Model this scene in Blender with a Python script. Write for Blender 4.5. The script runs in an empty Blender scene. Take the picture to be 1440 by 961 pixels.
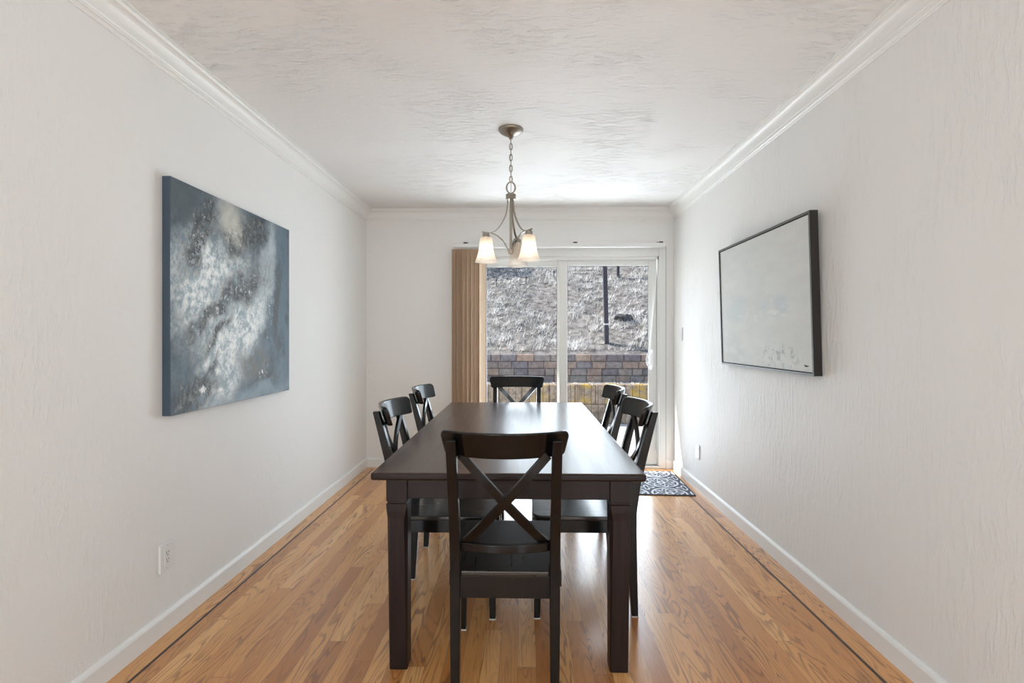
import bpy, bmesh, math, random
from mathutils import Vector, Matrix
random.seed(7)
SC = bpy.context.scene
COL = SC.collection
PI = math.pi

# ------------------------------------------------------------------ measures
XL, XR, YB, YF, ZC = -1.49, 1.39, 4.80, -6.0, 2.42      # room: left, right, back, front (behind camera), ceiling
WT = 0.14                                               # wall thickness
HC = 1.22                                               # camera height
YAW = math.atan(17 / 720)

# ------------------------------------------------------------------ node helper
class G:
    def __init__(s, name):
        s.m = bpy.data.materials.new(name); s.m.use_nodes = True
        s.t = s.m.node_tree; s.t.nodes.clear()
        s.out = s.t.nodes.new('ShaderNodeOutputMaterial')
    def put(s, sock, v):
        if v is None: return
        if isinstance(v, bpy.types.NodeSocket): s.t.links.new(v, sock)
        else:
            try: sock.default_value = v
            except Exception:
                sock.default_value = (v[0], v[1], v[2], 1) if hasattr(v, '__len__') else v
    def n(s, typ, ins=None, **props):
        nd = s.t.nodes.new(typ)
        for k, v in props.items(): setattr(nd, k, v)
        for k, v in (ins or {}).items(): s.put(nd.inputs[k], v)
        return nd
    def mth(s, op, a, b=None, c=None, clamp=False):
        nd = s.n('ShaderNodeMath', operation=op, use_clamp=clamp)
        s.put(nd.inputs[0], a); s.put(nd.inputs[1], b); s.put(nd.inputs[2], c)
        return nd.outputs[0]
    def add(s, a, b): return s.mth('ADD', a, b)
    def sub(s, a, b): return s.mth('SUBTRACT', a, b)
    def mul(s, a, b): return s.mth('MULTIPLY', a, b)
    def coords(s): return s.n('ShaderNodeTexCoord').outputs['Object']
    def sep(s, v):
        o = s.n('ShaderNodeSeparateXYZ', {0: v}).outputs
        return o[0], o[1], o[2]
    def comb(s, x=0.0, y=0.0, z=0.0): return s.n('ShaderNodeCombineXYZ', {0: x, 1: y, 2: z}).outputs[0]
    def scale(s, v, sc): return s.n('ShaderNodeMapping', {0: v, 'Scale': sc}).outputs[0]
    def noise(s, v, scale=5.0, detail=2.0, rough=0.5, dist=0.0, col=False):
        nd = s.n('ShaderNodeTexNoise', {'Vector': v, 'Scale': scale, 'Detail': detail, 'Roughness': rough, 'Distortion': dist})
        return nd.outputs['Color' if col else 'Fac']
    def ramp(s, f, stops, interp='LINEAR'):
        nd = s.n('ShaderNodeValToRGB', {0: f}); cr = nd.color_ramp; cr.interpolation = interp
        while len(cr.elements) > 1: cr.elements.remove(cr.elements[0])
        cr.elements[0].position = stops[0][0]; cr.elements[0].color = (*stops[0][1], 1)
        for p, c in stops[1:]:
            e = cr.elements.new(p); e.color = (*c, 1)
        return nd.outputs[0]
    def rng(s, v, a, b, c=0.0, d=1.0, smooth=True):
        nd = s.n('ShaderNodeMapRange', {0: v, 1: a, 2: b, 3: c, 4: d})
        if smooth: nd.interpolation_type = 'SMOOTHSTEP'
        return nd.outputs[0]
    def mix(s, f, a, b, blend='MIX'):
        nd = s.n('ShaderNodeMix', data_type='RGBA', blend_type=blend)
        s.put(nd.inputs[0], f); s.put(nd.inputs[6], a); s.put(nd.inputs[7], b)
        return nd.outputs[2]
    def bump(s, h, strength=0.3, dist=0.01):
        return s.n('ShaderNodeBump', {'Height': h, 'Strength': strength, 'Distance': dist}).outputs[0]
    def bsdf(s, col, rough=0.5, normal=None, **kw):
        ins = {'Base Color': col, 'Roughness': rough}
        if normal is not None: ins['Normal'] = normal
        ins.update(kw)
        b = s.n('ShaderNodeBsdfPrincipled', ins)
        s.t.links.new(b.outputs[0], s.out.inputs[0])
        return s.m

def plain(name, col, rough=0.5, var=0.04, sc=30, **kw):
    g = G(name); p = g.coords()
    f = g.noise(p, sc, 3)
    c = g.mix(f, tuple(max(0, x * (1 - var)) for x in col), tuple(min(1, x * (1 + var)) for x in col))
    return g.bsdf(c, rough, **kw)

# ------------------------------------------------------------------ materials
M = {}
def wall_mat(name, col, sc, strength=0.32):
    g = G(name); p = g.coords()
    warp = g.n('ShaderNodeVectorMath', {0: p, 1: g.n('ShaderNodeVectorMath', {0: g.noise(p, 7, 2, col=True), 1: (.5, .5, .5)}, operation='SUBTRACT').outputs[0]}, operation='MULTIPLY_ADD')
    warp.inputs[1].default_value = (1, 1, 1)
    off = g.n('ShaderNodeVectorMath', {0: g.noise(p, 6, 2, col=True), 1: (.06, .06, .06)}, operation='MULTIPLY').outputs[0]
    q = g.n('ShaderNodeVectorMath', {0: p, 1: off}, operation='ADD').outputs[0]
    a = g.noise(g.scale(q, sc), 1.0, 5, .6)
    b = g.noise(p, 120, 3, .6)
    patch = g.rng(g.noise(p, 2.2, 2), .38, .62, .25, 1.0)
    ridge = g.rng(a, .45, .72)
    h = g.add(g.mul(ridge, patch), g.mul(b, .25))
    c = g.mix(g.noise(p, 1.3, 2), tuple(x * .985 for x in col), tuple(min(1, x * 1.01) for x in col))
    return g.bsdf(c, .62, g.bump(h, strength, .006), **{'Specular IOR Level': .3})
WCOL = (.845, .838, .82)
M['wall'] = wall_mat('wall_plaster', WCOL, (42, 42, 17), .32)
M['wall_r'] = wall_mat('wall_plaster_combed', WCOL, (50, 50, 8), .50)
M['ceiling'] = wall_mat('ceiling_plaster', (.86, .855, .845), (15, 50, 30), .95)
M['trim'] = plain('trim_paint', (.84, .84, .82), .38, .01)
M['vinyl'] = plain('door_vinyl', (.80, .81, .79), .35, .01)
M['plate'] = plain('white_plastic', (.80, .80, .80), .35, .01)
M['slot'] = plain('outlet_slot', (.03, .03, .035), .6, .02)
M['rubber'] = plain('seal_rubber', (.06, .06, .065), .7)

def floor_mat(border=False):
    g = G('oak_border' if border else 'oak_strips'); p = g.coords()
    x, y, z = g.sep(p)
    W = .0688
    xi = g.mul(g.add(x, 10.0), 1 / W)
    row = g.mth('FLOOR', xi); fx = g.sub(xi, row)
    wn = lambda a, b=0.0: g.n('ShaderNodeTexWhiteNoise', {'Vector': g.comb(a, b, 3.7)}, noise_dimensions='3D')
    r0 = wn(row).outputs['Value']
    yy = g.add(g.add(y, 10.0), g.mul(r0, 7.0))
    L = g.add(1.1, g.mul(wn(row, 5.5).outputs['Value'], .9))
    yi = g.mth('DIVIDE', yy, L); idx = g.mth('FLOOR', yi); fy = g.sub(yi, idx)
    w2 = wn(row, g.add(idx, .31)); rv = w2.outputs['Value']; rc = w2.outputs['Color']
    rx, ry, rz = g.sep(rc)
    # board tone
    tone = g.ramp(rv, [(0, (.450, .180, .050)), (.18, (.550, .242, .071)), (.5, (.635, .298, .096)), (.8, (.705, .354, .122)), (1, (.790, .442, .178))])
    # cathedral grain : contour bands of a stretched noise, own offset on every board
    gv = g.comb(g.add(g.mul(x, 15.0), g.mul(rx, 91.0)), g.add(g.mul(y, 1.7), g.mul(ry, 57.0)), g.mul(rz, 33.0))
    fld = g.noise(gv, 1.0, 1.5, .4, .35)
    fine = g.noise(g.comb(g.mul(x, 170.0), g.mul(y, 12.0), rx), 1.0, 3, .6)
    bands = g.mth('SINE', g.add(g.mul(fld, g.add(55.0, g.mul(rz, 60.0))), g.mul(fine, 2.2)))
    dark = g.rng(bands, .15, .95)
    dark = g.mul(dark, g.rng(g.noise(gv, .8, 2), .34, .66, .12, .85))
    pores = g.rng(fine, .56, .72)
    c = g.mix(g.mul(dark, .80), tone, (.180, .068, .026))
    c = g.mix(g.mul(pores, .28), c, (.17, .075, .030))
    # seams
    ex = g.mth('MINIMUM', fx, g.sub(1.0, fx)); ey = g.mul(g.mth('MINIMUM', fy, g.sub(1.0, fy)), 14.0)
    e = g.mth('MINIMUM', ex, ey)
    seam = g.rng(e, .0, .022, 1.0, 0.0)
    c = g.mix(g.mul(seam, .5), c, (.10, .045, .02))
    rough = .30
    h = g.add(g.mul(g.sub(1.0, seam), .6), g.mul(dark, -.10))
    return g.bsdf(c, rough, g.bump(h, .10, .004), **{'Coat Weight': .5, 'Coat Roughness': .19, 'Coat IOR': 1.5})
M['floor'] = floor_mat()
M['border'] = floor_mat(True)
M['inlay'] = plain('walnut_inlay', (.045, .022, .014), .3, .2)

def dark_wood(name, a, b, rough, axis, boards=None, coat=0.0, coat_ior=1.5, spec=.5, coat_rough=.2):
    g = G(name); p = g.coords()
    sc = {0: (2.5, 60, 60), 1: (60, 2.5, 60), 2: (60, 60, 2.5)}[axis]
    f = g.noise(g.scale(p, sc), 1.0, 4, .6, .3)
    c = g.mix(g.rng(f, .3, .7), a, b)
    h = g.mul(f, .3)
    if boards:
        x, y, z = g.sep(p)
        xi = g.mul(g.add(x, 5.0), 1 / boards); fx = g.mth('FRACT', xi)
        e = g.mth('MINIMUM', fx, g.sub(1.0, fx))
        s = g.rng(e, 0.0, .012, 1.0, 0.0)
        c = g.mix(g.mul(s, .6), c, tuple(q * .35 for q in a))
        h = g.sub(h, g.mul(s, 1.2))
    r = g.rng(f, .3, .7, rough * .9, rough * 1.15)
    kw = {'Specular IOR Level': spec}
    if coat: kw.update({'Coat Weight': coat, 'Coat Roughness': coat_rough, 'Coat IOR': coat_ior})
    return g.bsdf(c, r, g.bump(h, .08, .002), **kw)
M['table_top'] = dark_wood('espresso_top', (.055, .029, .020), (.098, .056, .039), .36, 1, boards=.1625, coat=.50, coat_ior=1.5, coat_rough=.22, spec=.15)
M['table_edge'] = dark_wood('espresso_front', (.009, .0042, .0038), (.020, .009, .0075), .38, 0, coat=.1, spec=.25)
M['table_leg'] = dark_wood('espresso_leg', (.009, .0042, .0040), (.020, .0092, .008), .38, 2, coat=.1, spec=.25)
M['chair'] = dark_wood('black_brown_lacquer', (.0026, .0020, .0021), (.0055, .0042, .0040), .38, 2, coat=.6, coat_rough=.12, spec=.1)
M['chair_seat'] = dark_wood('black_brown_seat', (.006, .0046, .004), (.014, .0105, .009), .30, 1, coat=.8, coat_rough=.16)
M['felt'] = plain('felt_pad', (.62, .60, .56), .9, .05)

M['nickel'] = plain('brushed_nickel', (.36, .325, .28), .34, .08, 60, Metallic=1.0)
def shade_mat():
    g = G('frosted_shade'); p = g.coords()
    d = g.n('ShaderNodeBsdfDiffuse', {'Color': (.90, .87, .84)})
    t = g.n('ShaderNodeBsdfTranslucent', {'Color': (.97, .92, .86)})
    tr = g.n('ShaderNodeBsdfTransparent', {'Color': (.97, .92, .86)})
    gl = g.n('ShaderNodeBsdfGlossy', {'Color': (1, 1, 1), 'Roughness': g.rng(g.noise(p, 40, 2), .3, .7, .18, .28)})
    m1 = g.n('ShaderNodeMixShader', {0: .62, 1: d.outputs[0], 2: t.outputs[0]})
    m2 = g.n('ShaderNodeMixShader', {0: .20, 1: m1.outputs[0], 2: tr.outputs[0]})
    m3 = g.n('ShaderNodeMixShader', {0: .05, 1: m2.outputs[0], 2: gl.outputs[0]})
    g.t.links.new(m3.outputs[0], g.out.inputs[0]); return g.m
M['shade'] = shade_mat()
def glow(name, col, s):
    g = G(name); e = g.n('ShaderNodeEmission', {'Color': (*col, 1), 'Strength': s})
    g.t.links.new(e.outputs[0], g.out.inputs[0]); return g.m
M['bulb'] = glow('lit_bulb', (1.0, .84, .66), 6)
M['bulb_off'] = plain('unlit_bulb', (.85, .84, .80), .3, .01)
def glass_mat():
    g = G('door_glass')
    tr = g.n('ShaderNodeBsdfTransparent', {'Color': (.955, .965, .965, 1)})
    gl = g.n('ShaderNodeBsdfGlossy', {'Color': (1, 1, 1, 1), 'Roughness': 0.0})
    fr = g.n('ShaderNodeFresnel', {'IOR': 1.45})
    m = g.n('ShaderNodeMixShader', {0: g.mul(fr.outputs[0], .08), 1: tr.outputs[0], 2: gl.outputs[0]})
    g.t.links.new(m.outputs[0], g.out.inputs[0]); return g.m
M['glass'] = glass_mat()
def vane_mat():
    g = G('tan_vane'); p = g.coords(); x, y, z = g.sep(p)
    f = g.noise(g.comb(g.mul(x, 420.0), g.mul(y, 420.0), g.mul(z, 5.0)), 1.0, 3)
    c = g.mix(f, (.66, .50, .355), (.84, .68, .52))
    d = g.n('ShaderNodeBsdfDiffuse', {'Color': c}); t = g.n('ShaderNodeBsdfTranslucent', {'Color': c})
    m = g.n('ShaderNodeMixShader', {0: .25, 1: d.outputs[0], 2: t.outputs[0]})
    g.t.links.new(m.outputs[0], g.out.inputs[0]); return g.m
M['vane'] = vane_mat()
M['wand'] = plain('clear_wand', (.50, .54, .58), .15, .02)

def mat_mat():
    g = G('patterned_mat'); p = g.coords(); x, y, z = g.sep(p)
    T = .30
    def tile(ox, oy):
        fx = g.sub(g.mth('FRACT', g.add(g.mul(x, 1 / T), ox)), .5); fy = g.sub(g.mth('FRACT', g.add(g.mul(y, 1 / T), oy)), .5)
        r = g.mth('SQRT', g.add(g.mul(fx, fx), g.mul(fy, fy))); th = g.mth('ARCTAN2', fy, fx)
        return r, th
    r, th = tile(10.13, 10.37)
    ring = g.rng(g.mth('ABSOLUTE', g.sub(r, .44)), .022, .034, 1, 0)
    petal = g.add(.25, g.mul(g.mth('COSINE', g.mul(th, 8.0)), .075))
    pet = g.rng(g.mth('ABSOLUTE', g.sub(r, petal)), .025, .04, 1, 0)
    pet2 = g.rng(g.mth('ABSOLUTE', g.sub(r, g.add(.33, g.mul(g.mth('SINE', g.mul(th, 8.0)), .05)))), .015, .028, 1, 0)
    core = g.rng(g.mth('ABSOLUTE', g.sub(r, .09)), .03, .045, 1, 0)
    r2, th2 = tile(10.63, 10.87)
    scr = g.rng(g.mth('ABSOLUTE', g.sub(r2, g.add(.13, g.mul(g.mth('COSINE', g.mul(th2, 4.0)), .06)))), .025, .04, 1, 0)
    m = g.mth('MAXIMUM', g.mth('MAXIMUM', ring, pet), g.mth('MAXIMUM', g.mth('MAXIMUM', core, pet2), scr))
    # plain edge binding
    f = g.noise(p, 400, 2)
    c = g.mix(m, g.mix(f, (.075, .088, .118), (.135, .152, .19)), g.mix(f, (.62, .64, .68), (.82, .83, .86)))
    return g.bsdf(c, .9, g.bump(g.add(f, m), .3, .003), **{'Specular IOR Level': .1})
M['mat'] = mat_mat()
M['mat_edge'] = plain('mat_binding', (.045, .05, .06), .85, .1, 200)

def canvas_mat():
    # generic abstract: slate blue ground, pale diagonal cloud, charcoal streaks, white flecks. local y = along wall (0 near), z = up
    g = G('abstract_slate_canvas'); p = g.coords(); x, y, z = g.sep(p)
    u0 = g.mul(y, 1 / 1.065); v0 = g.mul(z, 1 / .99)
    wn = g.n('ShaderNodeSeparateColor', {0: g.noise(p, 3.2, 5, .62, col=True)}).outputs
    u = g.add(u0, g.mul(g.sub(wn[0], .5), .30)); v = g.add(v0, g.mul(g.sub(wn[1], .5), .30))
    def ell(cx, cy, rx, ry, deg, soft=.55):
        c, s = math.cos(math.radians(deg)), math.sin(math.radians(deg))
        du = g.sub(u, cx); dv = g.sub(v, cy)
        a = g.mul(g.add(g.mul(du, c), g.mul(dv, s)), 1 / rx); b = g.mul(g.sub(g.mul(dv, c), g.mul(du, s)), 1 / ry)
        d = g.mth('SQRT', g.add(g.mul(a, a), g.mul(b, b)))
        return g.rng(d, 1 - soft, 1 + soft * .4, 1, 0)
    fine = g.noise(p, 55, 6, .75); mid = g.noise(p, 14, 5, .65)
    base = g.mix(g.rng(g.add(g.mul(g.noise(p, 5, 5), .6), g.mul(g.noise(p, 22, 8, .75), .4)), .36, .64), (.022, .043, .063), (.125, .185, .235))
    pale = g.mix(mid, (.34, .41, .43), (.74, .77, .75))
    c = base
    def over(c, mask, col, k=1.0, tex=None):
        if tex is not None: mask = g.mul(mask, tex)
        return g.mix(g.mth('MULTIPLY', mask, k, clamp=True), c, col)
    ca, sa = math.cos(math.radians(60)), math.sin(math.radians(60))
    al = g.add(g.mul(u0, ca), g.mul(v0, sa)); ac = g.sub(g.mul(v0, ca), g.mul(u0, sa))
    stroke = g.noise(g.comb(g.mul(al, 5.0), g.mul(ac, 18.0), 0.0), 1.0, 6, .7, 1.2)
    rag = g.noise(p, 26, 9, .82)
    pale = g.mix(g.rng(g.add(g.add(g.mul(stroke, .45), g.mul(mid, .55)), g.mul(g.sub(rag, .5), 1.1)), .36, .62), (.27, .36, .41), (.90, .92, .90))
    gry = g.mix(g.rng(rag, .44, .64), (.008, .010, .012), (.22, .235, .235))
    holes = g.rng(g.add(g.mul(rag, .65), g.mul(mid, .35)), .42, .52)
    def P(cx, cy, rx, ry, deg, col, k=1.0, tex=None, soft=.8):
        return over(c, ell(cx, cy, rx, ry, deg, soft), col, k, tex)
    c = P(.19, .58, .29, .23, 65, pale, 1.3)
    c = P(.43, .90, .17, .12, -20, g.mix(stroke, (.36, .38, .34), (.80, .78, .70)), .95)
    c = P(.36, .62, .30, .12, 30, pale, .9)
    c = P(.37, .24, .34, .19, 62, pale, 1.3)
    c = P(.50, .40, .38, .15, 50, pale, 1.2)
    c = P(.74, .70, .32, .08, 84, g.mix(stroke, (.26, .36, .43), (.68, .72, .72)), .9)
    c = P(.66, .45, .26, .07, 66, pale, .75)
    c = P(.17, .81, .27, .065, 61, gry, 1.6, holes)
    c = P(.40, .82, .13, .05, -25, gry, 1.0, holes)
    c = P(.61, .87, .14, .10, 40, gry, 1.4, holes)
    c = P(.53, .60, .27, .11, 20, gry, 1.25, holes)
    c = P(.26, .45, .26, .055, 28, gry, 1.5, holes)
    c = P(.32, .35, .17, .04, 40, (.050, .055, .055), 1.15, holes)
    c = P(.30, .20, .08, .028, 50, (.06, .075, .085), 1.0, holes)
    c = P(.16, .10, .21, .095, 8, gry, 1.6, holes)
    c = P(.62, .20, .13, .13, 40, g.mix(rag, (.028, .028, .026), (.25, .245, .22)), 1.1, holes)
    c = P(.72, .10, .16, .05, 10, gry, .9, holes)
    c = P(.85, .49, .30, .055, 86, g.mix(rag, (.014, .019, .024), (.09, .11, .12)), 1.2, g.rng(rag, .34, .52))
    c = P(.965, .55, .60, .055, 90, g.mix(stroke, (.060, .105, .145), (.135, .20, .25)), .95, None, .5)
    c = P(.06, .95, .20, .13, 0, g.mix(rag, (.035, .050, .060), (.12, .155, .175)), .85)
    c = P(.60, .015, .55, .05, 4, g.mix(stroke, (.13, .20, .26), (.34, .42, .47)), .8)
    flk = g.rng(g.noise(p, 36, 8, .78), .555, .60)
    for e in ((.17, .80, .20, .06, 61), (.53, .62, .24, .08, 20), (.25, .44, .22, .05, 28), (.60, .36, .12, .06, 50), (.77, .43, .14, .04, 80), (.69, .13, .08, .04, 60), (.45, .85, .14, .07, 30), (.30, .34, .16, .04, 40)):
        c = over(c, ell(*e, soft=.9), (.80, .81, .78), .95, flk)
    blob = g.rng(g.noise(p, 22, 4, .6), .47, .52)
    for e in ((.23, .085, .045, .028, 20), (.33, .055, .04, .03, 40), (.70, .12, .03, .03, 60)):
        c = over(c, ell(*e, soft=.6), (.88, .88, .86), 1.0, blob)
    edge = g.rng(x, -.0025, -.0008, 1, 0)                     # painted canvas side
    c = g.mix(edge, c, g.mix(g.noise(p, 6, 3), (.036, .062, .095), (.065, .10, .145)))
    return g.bsdf(c, .5, g.bump(g.add(fine, mid), .25, .004))
M['canvas'] = canvas_mat()
def pale_art():
    g = G('pale_seascape'); p = g.coords(); x, y, z = g.sep(p)
    st = g.noise(g.scale(p, (1, 4, 11)), 1.0, 5, .6, .4); b = g.noise(g.scale(p, (1, 30, 60)), 1.0, 4, .6)
    c = g.mix(st, (.56, .575, .545), (.74, .745, .715))
    def blob(cy, cz, ry, rz, col, k, tex):
        global _
        a = g.mul(g.sub(y, cy), 1 / ry); q = g.mul(g.sub(z, cz), 1 / rz)
        d = g.add(g.mul(a, a), g.mul(q, q))
        return g.mul(g.mul(g.rng(d, .1, 1.2, 1, 0), k), tex)
    t2 = g.rng(g.noise(g.scale(p, (1, 5, 14)), 1.0, 4, .6, .6), .36, .58)
    c = g.mix(blob(.38, .35, .22, .075, 0, .60, t2), c, (.50, .59, .61))
    c = g.mix(blob(.85, .36, .20, .10, 0, .5, t2), c, (.52, .60, .61))
    c = g.mix(blob(.45, .31, .45, .05, 0, .40, g.rng(g.noise(g.scale(p, (1, 9, 34)), 1.0, 5, .7, .5), .52, .64)), c, (.86, .86, .83))
    c = g.mix(blob(.35, .085, .26, .075, 0, .75, g.rng(g.noise(g.scale(p, (1, 22, 26)), 1.0, 4, .7), .5, .62)), c, (.30, .32, .30))
    c = g.mix(blob(.95, .10, .25, .14, 0, .35, t2), c, (.46, .48, .46))
    return g.bsdf(c, .6, g.bump(g.add(st, b), .25, .004), **{'Specular IOR Level': .3})
M['pale_art'] = pale_art()
M['frame_face'] = plain('grey_frame', (.085, .085, .078), .45, .12, 20)
M['frame_side'] = plain('dark_frame_side', (.020, .016, .014), .55, .2, 40)
M['ink'] = plain('signature_ink', (.05, .06, .07), .6)

# outside
def ground(name, a, b, sc, rough=.9, bs=.5):
    g = G(name); p = g.coords(); f = g.noise(p, sc, 6, .7)
    return g.bsdf(g.mix(g.rng(f, .3, .7), a, b), rough, g.bump(f, bs, .02), **{'Specular IOR Level': .15})
M['patio'] = ground('patio_concrete', (.52, .50, .47), (.70, .68, .65), 9)
M['gravel'] = ground('pale_gravel', (.42, .38, .32), (.75, .70, .62), 70)
M['soil'] = ground('dry_hill_soil', (.085, .076, .07), (.34, .305, .27), 9)
def straw(name, a, b):
    g = G(name); p = g.coords()
    c = g.mix(g.rng(g.noise(p, 3, 4), .3, .7), a, b)
    d = g.n('ShaderNodeBsdfDiffuse', {'Color': c}); t = g.n('ShaderNodeBsdfTranslucent', {'Color': c})
    m = g.n('ShaderNodeMixShader', {0: .3, 1: d.outputs[0], 2: t.outputs[0]})
    g.t.links.new(m.outputs[0], g.out.inputs[0]); return g.m
M['straw'] = straw('dry_straw', (.47, .44, .405), (.86, .83, .79))
def block(i, col):
    g = G('block_tone_%d' % i); p = g.coords(); f = g.noise(p, 14, 5, .65)
    return g.bsdf(g.mix(g.rng(f, .3, .7), tuple(q * .75 for q in col), tuple(q * 1.2 for q in col)), .9, g.bump(f, .5, .02), **{'Specular IOR Level': .15})
BL = [block(i, c) for i, c in enumerate(((.25, .205, .195), (.32, .24, .205), (.22, .195, .205), (.35, .26, .21), (.27, .235, .225), (.19, .165, .175), (.29, .25, .225)))]
def lowblock():
    g = G('stained_lower_block'); p = g.coords(); x, y, z = g.sep(p)
    f = g.noise(p, 16, 5, .65)
    c = g.mix(g.rng(f, .3, .7), (.20, .155, .12), (.40, .315, .245))
    st = g.rng(g.noise(g.comb(g.mul(x, 2.3), 0.0, g.mul(z, 4.0)), 1.0, 4, .6), .42, .60)
    def sp(cx, rx): return g.rng(g.mth('ABSOLUTE', g.sub(x, cx)), rx * .5, rx, 1, 0)
    spots = g.mth('MAXIMUM', g.mth('MAXIMUM', sp(.86, .26), sp(1.32, .14)), g.mth('MAXIMUM', sp(1.75, .16), g.mul(sp(.2, .3), .4)))
    st = g.mul(g.mul(st, spots), g.rng(z, .15, .28))
    c = g.mix(g.mul(st, .95), c, (.50, .31, .02))
    c = g.mix(g.mul(g.rng(g.noise(p, 3.2, 4, .6), .52, .66), .6), c, (.12, .095, .08))
    # vertical score lines of the split face blocks
    fx = g.mth('FRACT', g.mul(g.add(x, 10.0), 1 / .105)); e = g.mth('MINIMUM', fx, g.sub(1.0, fx))
    ln = g.rng(e, .0, .06, 1, 0)
    c = g.mix(g.mul(ln, .7), c, (.05, .04, .035))
    return g.bsdf(c, .9, g.bump(g.sub(f, ln), .6, .02), **{'Specular IOR Level': .15})
M['lowblock'] = lowblock()
M['joint'] = plain('dark_joint', (.06, .055, .055), .95, .2)
M['post'] = plain('dark_post', (.050, .045, .058), .7, .25, 25)
M['band'] = plain('pale_band', (.62, .60, .60), .6, .05)
M['rock'] = ground('rock', (.035, .032, .034), (.16, .15, .145), 11)
M['leaf'] = plain('leaf', (.06, .085, .035), .6, .4, 4)
M['bark'] = plain('bark', (.10, .075, .055), .9, .3, 20)
M['stucco'] = ground('stucco', (.60, .58, .54), (.66, .64, .60), 90, .9, .2)
M['eave'] = plain('eave_paint', (.50, .48, .45), .7, .05)

# ------------------------------------------------------------------ object helpers
def link(o, parent=None):
    COL.objects.link(o)
    if parent is not None: o.parent = parent
    return o
def finish(name, bm, mats, parent=None, bev=0.0, seg=2, smooth=False, loc=None):
    bmesh.ops.recalc_face_normals(bm, faces=bm.faces)
    me = bpy.data.meshes.new(name); bm.to_mesh(me); bm.free()
    for m in (mats if isinstance(mats, (list, tuple)) else [mats]): me.materials.append(m)
    o = bpy.data.objects.new(name, me)
    if loc: o.location = loc
    link(o, parent)
    if smooth or bev: me.polygons.foreach_set('use_smooth', [True] * len(me.polygons))
    if bev:
        md = o.modifiers.new('bevel', 'BEVEL'); md.width = bev; md.segments = seg; md.limit_method = 'ANGLE'
        md.angle_limit = math.radians(38); md.harden_normals = True
    return o
def tag(o, label, cat, group=None, kind=None):
    o['label'] = label; o['category'] = cat
    if group: o['group'] = group
    if kind: o['kind'] = kind
    return o
def thing(name, label, cat, loc=(0, 0, 0), rz=0, group=None):
    o = bpy.data.objects.new(name, None); o.location = loc; o.rotation_euler = (0, 0, rz); o.empty_display_size = .1
    link(o); return tag(o, label, cat, group)
def struct(name, bm, mats, parent=None, **kw):
    o = finish(name, bm, mats, parent, **kw)
    if parent is None: o['kind'] = 'structure'
    return o
def B(): return bmesh.new()
def box(bm, x0, x1, y0, y1, z0, z1, mi=0):
    vs = [bm.verts.new(c) for c in ((x0, y0, z0), (x1, y0, z0), (x1, y1, z0), (x0, y1, z0), (x0, y0, z1), (x1, y0, z1), (x1, y1, z1), (x0, y1, z1))]
    fs = []
    for q in ((0, 3, 2, 1), (4, 5, 6, 7), (0, 1, 5, 4), (1, 2, 6, 5), (2, 3, 7, 6), (3, 0, 4, 7)):
        f = bm.faces.new([vs[i] for i in q]); f.material_index = mi; fs.append(f)
    return vs
def loft(bm, rings, cap=True):
    """rings: equal-length vertex loops"""
    vr = [[bm.verts.new(c) for c in r] for r in rings]
    n = len(vr[0])
    for a, b in zip(vr, vr[1:]):
        for i in range(n):
            bm.faces.new((a[i], a[(i + 1) % n], b[(i + 1) % n], b[i]))
    if cap:
        bm.faces.new(vr[0][::-1]); bm.faces.new(vr[-1])
    return vr
def rect_post(bm, secs):
    """secs: (cx, cy, z, w, d)"""
    loft(bm, [[(cx - w / 2, cy - d / 2, z), (cx + w / 2, cy - d / 2, z), (cx + w / 2, cy + d / 2, z), (cx - w / 2, cy + d / 2, z)] for cx, cy, z, w, d in secs])
def sweep(bm, pts, sec, nrm=None, closed=False):
    """sec: list of (a,b) offsets along (binormal, normal)"""
    pts = [Vector(p) for p in pts]; rings = []
    N = len(pts); prev = None
    for i, p in enumerate(pts):
        if closed: t = pts[(i + 1) % N] - pts[i - 1]
        else: t = pts[min(i + 1, N - 1)] - pts[max(i - 1, 0)]
        t.normalize()
        ref = Vector(nrm) if nrm is not None else (prev or (Vector((0, 0, 1)) if abs(t.z) < .9 else Vector((1, 0, 0))))
        n = (ref - t * ref.dot(t)).normalized(); b = t.cross(n); prev = n
        rings.append([p + b * u + n * v for u, v in sec])
    if closed:
        vr = [[bm.verts.new(c) for c in r] for r in rings]; k = len(sec)
        for i in range(N):
            a, b_ = vr[i], vr[(i + 1) % N]
            for j in range(k): bm.faces.new((a[j], a[(j + 1) % k], b_[(j + 1) % k], b_[j]))
    else: loft(bm, rings)
def circ(r, n=10): return [(r * math.cos(2 * PI * i / n), r * math.sin(2 * PI * i / n)) for i in range(n)]
def rsec(w, d): return [(-w / 2, -d / 2), (w / 2, -d / 2), (w / 2, d / 2), (-w / 2, d / 2)]
def lathe(bm, prof, c=(0, 0, 0), n=28, closed=False):
    """prof: (r, z)"""
    rows = []
    for r, z in prof:
        rows.append([bm.verts.new((c[0] + r * math.cos(2 * PI * i / n), c[1] + r * math.sin(2 * PI * i / n), c[2] + z)) for i in range(n)] if r > 1e-6 else [bm.verts.new((c[0], c[1], c[2] + z))])
    pairs = list(zip(rows, rows[1:])) + ([(rows[-1], rows[0])] if closed else [])
    for a, b in pairs:
        for i in range(n):
            j = (i + 1) % n
            if len(a) == 1 and len(b) == 1: continue
            if len(a) == 1: bm.faces.new((a[0], b[i], b[j]))
            elif len(b) == 1: bm.faces.new((a[i], a[j], b[0]))
            else: bm.faces.new((a[i], a[j], b[j], b[i]))
def prism(bm, outline, z0, z1, zf=None):
    """outline (x,y); zf adds a height by position"""
    zf = zf or (lambda x, y: 0)
    loft(bm, [[(x, y, z0 + zf(x, y)) for x, y in outline], [(x, y, z1 + zf(x, y)) for x, y in outline]])

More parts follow.
